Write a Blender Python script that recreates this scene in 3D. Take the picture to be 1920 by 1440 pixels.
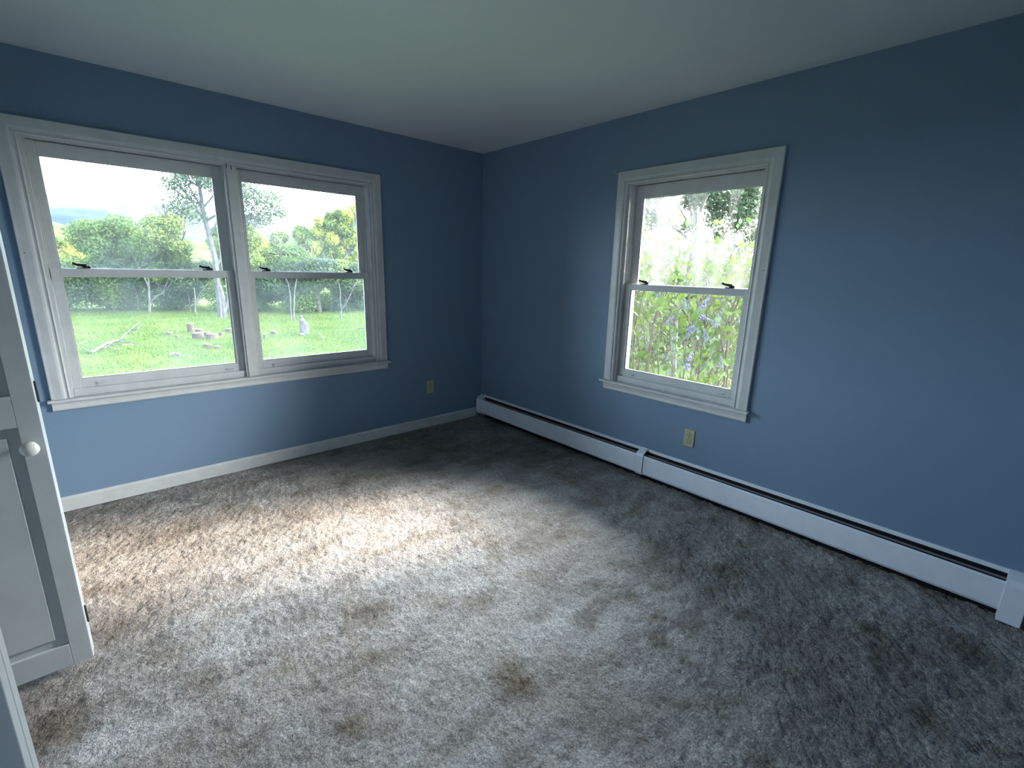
import bpy, math, random
import numpy as np
from mathutils import Vector, Matrix
for o in list(bpy.data.objects): bpy.data.objects.remove(o)
S = bpy.context.scene
COL = S.collection
random.seed(7); rng = np.random.default_rng(7)

# ---------------------------------------------------------------- camera
CAM = np.array([-2.78489506, -3.51321699, 1.41048103])
YAW, PITCH, ROLL, FPX = math.radians(42.32105385), math.radians(13.7139791), math.radians(1.40491686), 874.6218782
_f = np.array([math.sin(YAW)*math.cos(PITCH), math.cos(YAW)*math.cos(PITCH), -math.sin(PITCH)])
_r = np.array([math.cos(YAW), -math.sin(YAW), 0.0]); _u = np.cross(_r, _f)
_r2 = math.cos(ROLL)*_r + math.sin(ROLL)*_u; _u2 = -math.sin(ROLL)*_r + math.cos(ROLL)*_u
cd = bpy.data.cameras.new('camera'); cam = bpy.data.objects.new('camera', cd); COL.objects.link(cam)
cd.sensor_width = 36; cd.sensor_fit = 'HORIZONTAL'; cd.lens = FPX/1920*36; cd.clip_start = .02; cd.clip_end = 2000
m = Matrix.Identity(4)
for i in range(3): m[i][0] = _r2[i]; m[i][1] = _u2[i]; m[i][2] = -_f[i]; m[i][3] = CAM[i]
cam.matrix_world = m; S.camera = cam
def ray(px, py): return _f + _r2*(px-960)/FPX - _u2*(py-720)/FPX
def at(px, py, ax, val):
    d = ray(px, py); return Vector(CAM + d*(val-CAM[ax])/d[ax])

# ---------------------------------------------------------------- light
S.view_settings.view_transform = 'Standard'; S.view_settings.look = 'None'
S.view_settings.gamma = 1; S.view_settings.use_curve_mapping = False
S.view_settings.exposure = 1.15
S.cycles.max_bounces = 8; S.cycles.diffuse_bounces = 4; S.cycles.glossy_bounces = 2; S.cycles.transmission_bounces = 4; S.cycles.transparent_max_bounces = 6
S.cycles.caustics_reflective = False; S.cycles.caustics_refractive = False; S.cycles.sample_clamp_indirect = 8
SKY = 9.5
W = bpy.data.worlds.new('sky'); S.world = W; W.use_nodes = True
nt = W.node_tree; nt.nodes.clear()
wo = nt.nodes.new('ShaderNodeOutputWorld'); bg = nt.nodes.new('ShaderNodeBackground')
tc = nt.nodes.new('ShaderNodeTexCoord'); sp = nt.nodes.new('ShaderNodeSeparateXYZ'); cr = nt.nodes.new('ShaderNodeValToRGB')
nt.links.new(tc.outputs['Generated'], sp.inputs[0]); nt.links.new(sp.outputs['Z'], cr.inputs[0])
nt.links.new(cr.outputs[0], bg.inputs[0]); nt.links.new(bg.outputs[0], wo.inputs[0])
e = cr.color_ramp.elements
e[0].position = 0.0; e[0].color = (.74, .87, 1.0, 1)
e[1].position = 1.0; e[1].color = (.58, .76, 1.0, 1)
x = e.new(.25); x.color = (.68, .84, 1.0, 1)
SUNV = Vector((-1, .40, -.52)).normalized()
# veiled sun: a broad bright haze around it, all the way round the sky
dt = nt.nodes.new('ShaderNodeVectorMath'); dt.operation = 'DOT_PRODUCT'; dt.inputs[1].default_value = tuple(-SUNV)
nt.links.new(tc.outputs['Generated'], dt.inputs[0])
def wmath(op, a, b):
    q = nt.nodes.new('ShaderNodeMath'); q.operation = op
    for i, v in enumerate((a, b)):
        if isinstance(v, (int, float)): q.inputs[i].default_value = v
        else: nt.links.new(v, q.inputs[i])
    return q.outputs[0]
mx_ = wmath('MAXIMUM', dt.outputs['Value'], 0.0)
gl_ = wmath('ADD', wmath('ADD', wmath('MULTIPLY', wmath('POWER', mx_, 5.0), 3.2*SKY), wmath('MULTIPLY', wmath('POWER', mx_, 24.0), 3*SKY)), SKY)
nt.links.new(gl_, bg.inputs[1])
cm = nt.nodes.new('ShaderNodeMix'); cm.data_type = 'RGBA'; cm.inputs['B'].default_value = (1.0, .975, .94, 1)
nt.links.new(wmath('POWER', mx_, 2.5), cm.inputs['Factor']); nt.links.new(cr.outputs[0], cm.inputs['A']); nt.links.new(cm.outputs['Result'], bg.inputs[0])
sd = bpy.data.lights.new('hazy_sun', 'SUN'); sd.energy = 6.5; sd.angle = math.radians(9); sd.color = (1, .76, .54)
so = bpy.data.objects.new('hazy_sun', sd); COL.objects.link(so); so.rotation_euler = SUNV.to_track_quat('-Z', 'Y').to_euler()
def portal(name, loc, size, d):
    l = bpy.data.lights.new(name, 'AREA'); l.shape = 'RECTANGLE'; l.size, l.size_y = size
    l.cycles.is_portal = True
    o = bpy.data.objects.new(name, l); COL.objects.link(o); o.location = loc
    o.rotation_euler = Vector(d).to_track_quat('-Z', 'Y').to_euler()
portal('portal_back', (-2.0, .17, 1.35), (1.95, 1.45), (0, -1, 0))
portal('portal_right', (.17, -1.99, 1.33), (1.0, 1.45), (-1, 0, 0))

# ---------------------------------------------------------------- materials
def mat(name, col, rough=.6, spec=.3, metal=0, var=0, vscale=30, bump=0, bscale=200, bdist=.002, transl=0, col2=None, detail=3):
    M = bpy.data.materials.new(name); M.use_nodes = True; n = M.node_tree.nodes; L = M.node_tree.links
    p = n['Principled BSDF']; p.inputs['Roughness'].default_value = rough; p.inputs['Metallic'].default_value = metal
    p.inputs['Specular IOR Level'].default_value = spec
    p.inputs['Base Color'].default_value = (*col, 1)
    t = n.new('ShaderNodeTexCoord')
    src = None
    if var or col2:
        no = n.new('ShaderNodeTexNoise'); no.inputs['Scale'].default_value = vscale; no.inputs['Detail'].default_value = detail
        L.new(t.outputs['Object'], no.inputs['Vector'])
        r = n.new('ShaderNodeValToRGB'); L.new(no.outputs['Fac'], r.inputs[0])
        c2 = col2 or tuple(min(1, c*(1+var)) for c in col); c1 = col if col2 else tuple(c*(1-var) for c in col)
        r.color_ramp.elements[0].position = .35; r.color_ramp.elements[0].color = (*c1, 1)
        r.color_ramp.elements[1].position = .65; r.color_ramp.elements[1].color = (*c2, 1)
        src = r.outputs[0]; L.new(src, p.inputs['Base Color'])
    if bump:
        b = n.new('ShaderNodeBump'); b.inputs['Strength'].default_value = bump; b.inputs['Distance'].default_value = bdist
        nb = n.new('ShaderNodeTexNoise'); nb.inputs['Scale'].default_value = bscale; nb.inputs['Detail'].default_value = 2
        L.new(t.outputs['Object'], nb.inputs['Vector']); L.new(nb.outputs['Fac'], b.inputs['Height']); L.new(b.outputs[0], p.inputs['Normal'])
    if transl:
        tr = n.new('ShaderNodeBsdfTranslucent'); tr.inputs[0].default_value = (*[min(1, c*1.3) for c in col], 1)
        if src: L.new(src, tr.inputs[0])
        mx = n.new('ShaderNodeMixShader'); mx.inputs[0].default_value = transl
        L.new(p.outputs[0], mx.inputs[1]); L.new(tr.outputs[0], mx.inputs[2]); L.new(mx.outputs[0], n['Material Output'].inputs[0])
    return M
WALLC = (.178, .263, .372)
M_wall = mat('blue_wall_paint', WALLC, .55, .25, var=.05, vscale=260, bump=.5, bscale=420, bdist=.0012)
M_ceil = mat('ceiling_paint', (.57, .63, .68), .85, .1, var=.03, vscale=300, bump=.5, bscale=350, bdist=.0012)
M_trim = mat('white_trim_paint', (.56, .58, .58), .38, .4, var=.04, vscale=14, bump=.15, bscale=60, bdist=.001)
M_door = mat('white_door_paint', (.42, .46, .48), .45, .35, var=.04, vscale=8, bump=.2, bscale=90, bdist=.001)
M_heat = mat('white_enamel', (.74, .79, .86), .35, .45, var=.03, vscale=12)
M_dark = mat('cavity_shade', (.012, .012, .014), .7, .2)  # near-black colour standing in for shade inside the radiator
M_blade = mat('damper_metal', (.16, .16, .18), .45, .4)
M_fin = mat('fin_metal', (.25, .24, .22), .4, .5, metal=.7)
M_black = mat('black_cast_iron', (.006, .006, .006), .5, .3)
M_plate = mat('ivory_plastic', (.42, .42, .27), .4, .4)
M_slot = mat('socket_slot', (.01, .01, .01), .8, .1)
M_hinge = mat('dark_hinge_steel', (.05, .055, .06), .4, .4, metal=.6)
M_knob = mat('knob_paint', (.62, .64, .62), .3, .5)

def glass_mat(name, lo, hi, sx, sy, scale):
    M = bpy.data.materials.new(name); M.use_nodes = True; n = M.node_tree.nodes; L = M.node_tree.links
    n.remove(n['Principled BSDF']); out = n['Material Output']
    tr = n.new('ShaderNodeBsdfTransparent'); tr.inputs[0].default_value = (.97, .985, .98, 1)
    tl = n.new('ShaderNodeBsdfTranslucent'); tl.inputs[0].default_value = (.85, .92, .95, 1)
    gl = n.new('ShaderNodeBsdfGlossy'); gl.inputs['Roughness'].default_value = .02
    t = n.new('ShaderNodeTexCoord'); mp = n.new('ShaderNodeMapping'); mp.inputs['Scale'].default_value = (sx, sx, sy)
    no = n.new('ShaderNodeTexNoise'); no.inputs['Scale'].default_value = scale; no.inputs['Detail'].default_value = 4
    mr = n.new('ShaderNodeMapRange'); mr.inputs['From Min'].default_value = .38; mr.inputs['From Max'].default_value = .68
    mr.inputs['To Min'].default_value = lo; mr.inputs['To Max'].default_value = hi
    L.new(t.outputs['Object'], mp.inputs[0]); L.new(mp.outputs[0], no.inputs['Vector']); L.new(no.outputs['Fac'], mr.inputs['Value'])
    m1 = n.new('ShaderNodeMixShader'); L.new(mr.outputs[0], m1.inputs[0]); L.new(tr.outputs[0], m1.inputs[1]); L.new(tl.outputs[0], m1.inputs[2])
    m2 = n.new('ShaderNodeMixShader'); fr = n.new('ShaderNodeFresnel'); fr.inputs['IOR'].default_value = 1.35
    L.new(fr.outputs[0], m2.inputs[0]); L.new(m1.outputs[0], m2.inputs[1]); L.new(gl.outputs[0], m2.inputs[2]); L.new(m2.outputs[0], out.inputs[0])
    return M
M_glass = glass_mat('dusty_glass', .013, .027, 1, 1, 3)
M_glass3 = glass_mat('thin_dust_glass', .0005, .003, 1, 1, 3)
M_glass2 = glass_mat('smeared_glass', .001, .022, 3, .8, 2.2)

# ---------------------------------------------------------------- mesh helpers
class MB:
    def __init__(s): s.v = []; s.f = []
    def add(s, vs, fs):
        b = len(s.v); s.v += [tuple(map(float, v)) for v in vs]; s.f += [tuple(i+b for i in f) for f in fs]; return s
    def box(s, a, b):
        x0, y0, z0 = [min(p, q) for p, q in zip(a, b)]; x1, y1, z1 = [max(p, q) for p, q in zip(a, b)]
        return s.add([(x0,y0,z0),(x1,y0,z0),(x1,y1,z0),(x0,y1,z0),(x0,y0,z1),(x1,y0,z1),(x1,y1,z1),(x0,y1,z1)],
                     [(0,3,2,1),(4,5,6,7),(0,1,5,4),(1,2,6,5),(2,3,7,6),(3,0,4,7)])
    def tube(s, pts, rad, n=8, cap=True):
        pts = [Vector(p) for p in pts]; k = len(pts); vs = []; fs = []
        ref = Vector((.3, .2, .93)).normalized()
        for i, p in enumerate(pts):
            d = (pts[min(i+1, k-1)]-pts[max(i-1, 0)]).normalized()
            a = d.cross(ref)
            if a.length < .1: a = d.cross(Vector((1, 0, 0)))
            a.normalize(); b = d.cross(a)
            r = rad[i] if hasattr(rad, '__len__') else rad
            for j in range(n):
                t = 2*math.pi*j/n; vs.append(p+a*math.cos(t)*r+b*math.sin(t)*r)
        for i in range(k-1):
            for j in range(n): fs.append((i*n+j, i*n+(j+1) % n, (i+1)*n+(j+1) % n, (i+1)*n+j))
        if cap: fs.append(tuple(range(n))[::-1]); fs.append(tuple((k-1)*n+j for j in range(n)))
        return s.add(vs, fs)
    def lathe(s, prof, axis, org, n=24):   # prof: (r, h) along axis
        ax = Vector(axis).normalized(); a = ax.orthogonal().normalized(); b = ax.cross(a); org = Vector(org)
        vs = []; fs = []; k = len(prof)
        for r, h in prof:
            for j in range(n):
                t = 2*math.pi*j/n; vs.append(org+ax*h+a*math.cos(t)*r+b*math.sin(t)*r)
        for i in range(k-1):
            for j in range(n): fs.append((i*n+j, i*n+(j+1) % n, (i+1)*n+(j+1) % n, (i+1)*n+j))
        fs.append(tuple(range(n))[::-1]); fs.append(tuple((k-1)*n+j for j in range(n)))
        return s.add(vs, fs)
    def xf(s, fn): s.v = [tuple(fn(v)) for v in s.v]; return s
    def build(s, name, m, parent=None, bevel=0, smooth=False):
        me = bpy.data.meshes.new(name); me.from_pydata(s.v, [], s.f); me.update()
        if smooth: me.shade_smooth()
        me.materials.append(m); o = bpy.data.objects.new(name, me); COL.objects.link(o)
        if parent is not None:
            o.parent = parent
            o.matrix_parent_inverse = wm(parent).inverted()
        if bevel:
            b = o.modifiers.new('bevel', 'BEVEL'); b.width = bevel; b.segments = 2; b.limit_method = 'ANGLE'; b.harden_normals = False
        import bmesh
        bm = bmesh.new(); bm.from_mesh(me); bmesh.ops.recalc_face_normals(bm, faces=bm.faces); bm.to_mesh(me); bm.free()
        return o
def wm(o):
    M = o.matrix_basis.copy()
    if o.parent: M = wm(o.parent) @ o.matrix_parent_inverse @ M
    return M
def empty(name, loc=(0, 0, 0)):
    o = bpy.data.objects.new(name, None); COL.objects.link(o); o.location = loc; o.empty_display_size = .1; return o
def tag(o, label=None, cat=None, group=None, kind=None):
    for k, v in (('label', label), ('category', cat), ('group', group), ('kind', kind)):
        if v: o[k] = v
    return o
def np_mesh(name, V, F, m, parent=None, smooth=False):
    V = np.asarray(V, dtype=np.float32); F = np.asarray(F, dtype=np.int32); k = F.shape[1]
    me = bpy.data.meshes.new(name); me.vertices.add(len(V)); me.vertices.foreach_set('co', V.ravel())
    me.loops.add(F.size); me.loops.foreach_set('vertex_index', F.ravel())
    me.polygons.add(len(F)); me.polygons.foreach_set('loop_start', np.arange(0, F.size, k, dtype=np.int32))
    me.update(calc_edges=True); me.validate()
    if smooth: me.shade_smooth()
    me.materials.append(m); o = bpy.data.objects.new(name, me); COL.objects.link(o)
    if parent is not None: o.parent = parent; o.matrix_parent_inverse = wm(parent).inverted()
    return o

# value noise for geometry
_N = rng.random((256, 256))
def vnoise(x, y, s):
    x = np.asarray(x)*s; y = np.asarray(y)*s
    xi = np.floor(x).astype(int); yi = np.floor(y).astype(int); fx = x-xi; fy = y-yi
    fx = fx*fx*(3-2*fx); fy = fy*fy*(3-2*fy)
    g = lambda a, b: _N[a % 256, b % 256]
    return (g(xi, yi)*(1-fx)+g(xi+1, yi)*fx)*(1-fy)+(g(xi, yi+1)*(1-fx)+g(xi+1, yi+1)*fx)*fy

# ---------------------------------------------------------------- room shell
H = 2.4; XL = -3.26; YF = -3.92; T = .15
def fr_back(v): return (v[0], v[1], v[2])          # local (u, w, z): u along the wall, w outwards
def fr_right(v): return (v[1], -v[0], v[2])
def wall_hole(name, u0, u1, z0, z1, hole, fr, m):
    a, b, c, d = hole; mb = MB(); vs = []
    for w in (0, T):
        vs += [(u0, w, z0), (u1, w, z0), (u1, w, z1), (u0, w, z1), (a, w, c), (b, w, c), (b, w, d), (a, w, d)]
    fs = []
    for k, o in enumerate((0, 8)):
        q = [(0, 1, 5, 4), (1, 2, 6, 5), (2, 3, 7, 6), (3, 0, 4, 7)]
        fs += [tuple(i+o for i in (f if k == 0 else f[::-1])) for f in q]
    for i, j in ((0, 1), (1, 2), (2, 3), (3, 0)):
        fs.append((i, i+8, j+8, j)); fs.append((4+i, 4+j, 12+j, 12+i))
    mb.add(vs, fs).xf(fr); return mb.build(name, m)
B = dict(u0=-2.925, u1=-1.075, z0=.62, z1=2.012)     # rough opening back
R = dict(u0=1.555, u1=2.43, z0=.61, z1=1.985)
wb = wall_hole('wall_back', XL-T, T, -.3, H, (B['u0'], B['u1'], B['z0'], B['z1']), fr_back, M_wall); wb['kind'] = 'structure'
wr = wall_hole('wall_right', 0, -YF+T, -.3, H, (R['u0'], R['u1'], R['z0'], R['z1']), fr_right, M_wall); wr['kind'] = 'structure'
# left wall with the closet opening
CY0, CY1, CH = -1.44, -2.68, 2.05
mb = MB(); mb.box((XL, 0, 0), (XL-.11, CY0, H)); mb.box((XL, CY1, 0), (XL-.11, YF, H)); mb.box((XL, CY0, CH), (XL-.11, CY1, H))
tag(mb.build('wall_left', M_wall), kind='structure')
mb = MB(); mb.box((XL-.75, 0, 0), (XL-.70, YF, H)); mb.box((XL-.70, CY0+.35, 0), (XL-.11, CY0+.30, H)); mb.box((XL-.70, CY1-.35, 0), (XL-.11, CY1-.30, H))
tag(mb.build('wall_closet', M_ceil), kind='structure')
DX0, DX1 = -3.1, -2.3
mb = MB(); mb.box((XL, YF, 0), (DX0, YF-.12, H)); mb.box((DX1, YF, 0), (0, YF-.12, H)); mb.box((DX0, YF, 2.05), (DX1, YF-.12, H))
tag(mb.build('wall_front', M_wall), kind='structure')
mb = MB(); mb.box((XL-.8, T, H), (T, YF-1.6, H+.15)); tag(mb.build('ceiling', M_ceil), kind='structure')
# hall behind the camera (closed box, plain)
mb = MB(); mb.box((-4.2, YF-1.4, 0), (-1.2, YF-1.5, H)); mb.box((-4.2, YF-.12, 0), (-4.1, YF-1.4, H)); mb.box((-1.3, YF-.12, 0), (-1.2, YF-1.4, H))
tag(mb.build('wall_hall', M_ceil), kind='structure')
hl = bpy.data.lights.new('hall_fill_light', 'AREA'); hl.shape = 'RECTANGLE'; hl.size = .5; hl.size_y = .5; hl.energy = 8; hl.color = (.82, .92, 1)  # added fill for light from behind the camera, no fixture known there
ho = bpy.data.objects.new('hall_fill_light', hl); COL.objects.link(ho); ho.location = (-2.6, YF-.8, H-.03)

mb = MB(); mb.box((XL-.8, T, -.32), (T, YF-1.6, -.03)); tag(mb.build('floor_slab', M_ceil), kind='structure')
# carpet
def carpet_mat():
    M = bpy.data.materials.new('worn_carpet'); M.use_nodes = True; n = M.node_tree.nodes; L = M.node_tree.links
    p = n['Principled BSDF']; p.inputs['Roughness'].default_value = .95; p.inputs['Specular IOR Level'].default_value = .05
    t = n.new('ShaderNodeTexCoord')
    def noise(sc, det=3, rough=.55, scale=(1, 1, 1), rot=0, dist=0):
        mp = n.new('ShaderNodeMapping'); mp.inputs['Scale'].default_value = scale; mp.inputs['Rotation'].default_value = (0, 0, rot)
        L.new(t.outputs['Object'], mp.inputs[0])
        q = n.new('ShaderNodeTexNoise'); q.inputs['Scale'].default_value = sc; q.inputs['Detail'].default_value = det
        q.inputs['Roughness'].default_value = rough; q.inputs['Distortion'].default_value = dist; L.new(mp.outputs[0], q.inputs['Vector']); return q.outputs['Fac']
    def ramp(f, a, b, ca, cb):
        r = n.new('ShaderNodeValToRGB'); r.color_ramp.elements[0].position = a; r.color_ramp.elements[1].position = b
        r.color_ramp.elements[0].color = (*ca, 1); r.color_ramp.elements[1].color = (*cb, 1); L.new(f, r.inputs[0]); return r.outputs[0]
    def mul(a, b, fac=1):
        q = n.new('ShaderNodeMix'); q.data_type = 'RGBA'; q.blend_type = 'MULTIPLY'; q.inputs['Factor'].default_value = fac
        L.new(a, q.inputs['A']); L.new(b, q.inputs['B']); return q.outputs['Result']
    base = ramp(noise(1.7, 4, .6, dist=.6), .36, .62, (.39, .362, .335), (.52, .51, .50))
    blot = ramp(noise(5.5, 4, .62, dist=.4), .36, .52, (.76, .73, .69), (1, 1, 1))
    strk = ramp(noise(2.1, 3, .55, (1, 3.0, 1), -.12, .8), .40, .56, (.78, .77, .77), (1, 1, 1))
    pile = ramp(noise(125, 3, .75), .38, .60, (.56, .55, .54), (1.0, 1.0, 1.0))
    tuft = ramp(noise(42, 3, .7), .3, .6, (.82, .81, .80), (1, 1, 1))
    c = mul(mul(mul(mul(base, blot), strk), pile), tuft)
    # old spills with their own shapes; the leftmost paints shade under the closet door
    for (px, py, r) in ((1345, 1068, .075), (1190, 1120, .05), (960, 1255, .10), (1235, 1100, .05), (655, 1370, .055), (1395, 1150, .06), (1285, 1320, .04), (1800, 1205, .12), (985, 1290, .05), (1640, 1180, .06), (1240, 1205, .06), (1745, 1355, .07), (120, 1350, .11), (700, 1230, .05)):
        q = at(px, py, 2, 0)
        vd = n.new('ShaderNodeVectorMath'); vd.operation = 'DISTANCE'; vd.inputs[1].default_value = (q.x, q.y, 0); 
        fl = n.new('ShaderNodeVectorMath'); fl.operation = 'MULTIPLY'; fl.inputs[1].default_value = (1, 1, 0); L.new(t.outputs['Object'], fl.inputs[0]); L.new(fl.outputs[0], vd.inputs[0])
        ad = n.new('ShaderNodeMath'); ad.operation = 'MULTIPLY_ADD'; ad.inputs[1].default_value = r*1.6; L.new(noise(14, 3), ad.inputs[0]); L.new(vd.outputs['Value'], ad.inputs[2])
        c = mul(c, ramp(ad.outputs[0], r*1.1, r*1.9, (.66, .62, .56), (1, 1, 1)))
    L.new(c, p.inputs['Base Color'])
    b1 = n.new('ShaderNodeBump'); b1.inputs['Strength'].default_value = 1; b1.inputs['Distance'].default_value = .009; L.new(noise(110, 3, .75), b1.inputs['Height'])
    b2 = n.new('ShaderNodeBump'); b2.inputs['Strength'].default_value = .7; b2.inputs['Distance'].default_value = .012; L.new(noise(38, 3, .6), b2.inputs['Height']); L.new(b1.outputs[0], b2.inputs['Normal'])
    L.new(b2.outputs[0], p.inputs['Normal'])
    return M
nx, ny = 420, 500
xs = np.linspace(XL-.75, 0, nx); ys = np.linspace(YF-1.5, 0, ny); X, Y = np.meshgrid(xs, ys)
Z = (vnoise(X+40, Y+40, 9)-.5)*.008 + (vnoise(X+40, Y+40, 26)-.5)*.006 + (rng.random(X.shape)-.5)*.009 - .005
V = np.stack([X.ravel(), Y.ravel(), Z.ravel()], 1)
I = (np.arange(ny-1)[:, None]*nx+np.arange(nx-1)[None]).ravel(); F = np.stack([I, I+1, I+nx+1, I+nx], 1)
fl = np_mesh('floor', V, F, carpet_mat(), smooth=True); fl['kind'] = 'structure'

# baseboards
mb = MB()
def bprof(h): return [(0, 0), (-.013, 0), (-.013, h-.012), (-.009, h-.004), (-.003, h), (0, h)]
def sweep(mb, prof, fr, u0, u1):
    k = len(prof); vs = [(u0, p[0], p[1]) for p in prof]+[(u1, p[0], p[1]) for p in prof]
    fs = [(i, (i+1) % k, k+(i+1) % k, k+i) for i in range(k)]+[tuple(range(k))[::-1], tuple(range(k, 2*k))]
    q = MB().add(vs, fs).xf(fr); mb.add(q.v, q.f)
sweep(mb, bprof(.087), fr_back, XL, -.068); tag(mb.build('baseboard_back', M_trim), kind='structure')
mb = MB(); q = MB(); sweep(q, bprof(.087), lambda v: (XL-v[1], v[0], v[2]), CY0+.07, 0); tag(q.build('baseboard_left', M_trim), kind='structure')
q = MB(); sweep(q, bprof(.087), lambda v: (v[0], YF-v[1], v[2]), DX1+.07, -.07); tag(q.build('baseboard_front', M_trim), kind='structure')

# ---------------------------------------------------------------- windows
CAS = [(-.004, 0), (-.004, .012), (.002, .017), (.008, .013), (.014, .012), (.020, .019), (.030, .021), (.062, .018), (.074, .018), (.078, .014), (.078, 0)]
def casing(fr, u0, u1, zb, zt, w):
    # mitred three-sided frame; profile (distance outwards, proud of the wall)
    sc = w/.078; parts = []
    for side in ('l', 't', 'r'):
        vs = []; k = len(CAS)
        for e_ in (0, 1):
            for d, h in CAS:
                d *= sc
                if side == 'l': p = (u0-d, -h, zb if e_ == 0 else zt+d)
                elif side == 'r': p = (u1+d, -h, zb if e_ == 0 else zt+d)
                else: p = (u0-d if e_ == 0 else u1+d, -h, zt+d)
                vs.append(p)
        fs = [(i, (i+1) % k, k+(i+1) % k, k+i) for i in range(k)]+[tuple(range(k))[::-1], tuple(range(k, 2*k))]
        parts.append(MB().add(vs, fs).xf(fr))
    return parts
def bx(fr, a, b): return MB().box(a, b).xf(fr)
def merge(*ms):
    r = MB()
    for q in ms: r.add(q.v, q.f)
    return r
def sash(win, fr, u0, u1, z0, z1, gl, gr, gb, gt, w0, w1, name, gmat):
    s = bx(fr, (u0, w0, z0), (gl, w1, z1)); 
    s = merge(s, bx(fr, (gr, w0, z0), (u1, w1, z1)), bx(fr, (gl, w0, z0), (gr, w1, gb)), bx(fr, (gl, w0, gt), (gr, w1, z1)))
    # glazing bead (sloped inner edge)
    o = s.build(name, M_trim, win, bevel=.0015)
    c = (w0+w1)/2; e_ = .006
    bead = merge(bx(fr, (gl, w0+.006, gb), (gl+e_, c, gt)), bx(fr, (gr-e_, w0+.006, gb), (gr, c, gt)), bx(fr, (gl+e_, w0+.006, gb), (gr-e_, c, gb+e_)), bx(fr, (gl+e_, w0+.006, gt-e_), (gr-e_, c, gt)))
    bead.build('glazing_bead', M_trim, o)
    g = MB().box((gl+.001, c, gb+.001), (gr-.001, c+.003, gt-.001)).xf(fr).build('pane', gmat, o)
    return o
def sash_lock(fr, u, w, z, parent, flip=1):
    f = lambda v: fr((u+flip*v[0], w+v[1], z+v[2]*1.35))
    mb = MB(); mb.box((-.028, -.010, 0), (.028, .012, .004))
    mb.lathe([(.013, .004), (.013, .010), (.008, .014), (.004, .017)], (0, 0, 1), (.008, 0, 0), 12)
    mb.tube([(.012, 0, .011), (-.01, -.002, .013), (-.03, -.008, .016), (-.045, -.012, .021)], [.008, .0065, .005, .006], 8)
    mb.tube([(.008, 0, .010), (.022, 0, .007), (.028, 0, .004)], [.007, .005, .003], 8)
    mb.xf(f).build('sash_lock', M_black, parent, smooth=False)
def sash_lift(fr, u, w, z, parent):
    f = lambda v: fr((u+v[0], w+v[1], z+v[2]))
    mb = MB(); mb.box((-.024, 0, -.006), (.024, -.003, .008)); mb.tube([(-.022, -.002, -.002), (-.012, -.012, -.004), (.012, -.012, -.004), (.022, -.002, -.002)], .0028, 6)
    mb.xf(f).build('sash_lift', M_trim, parent)
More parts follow.
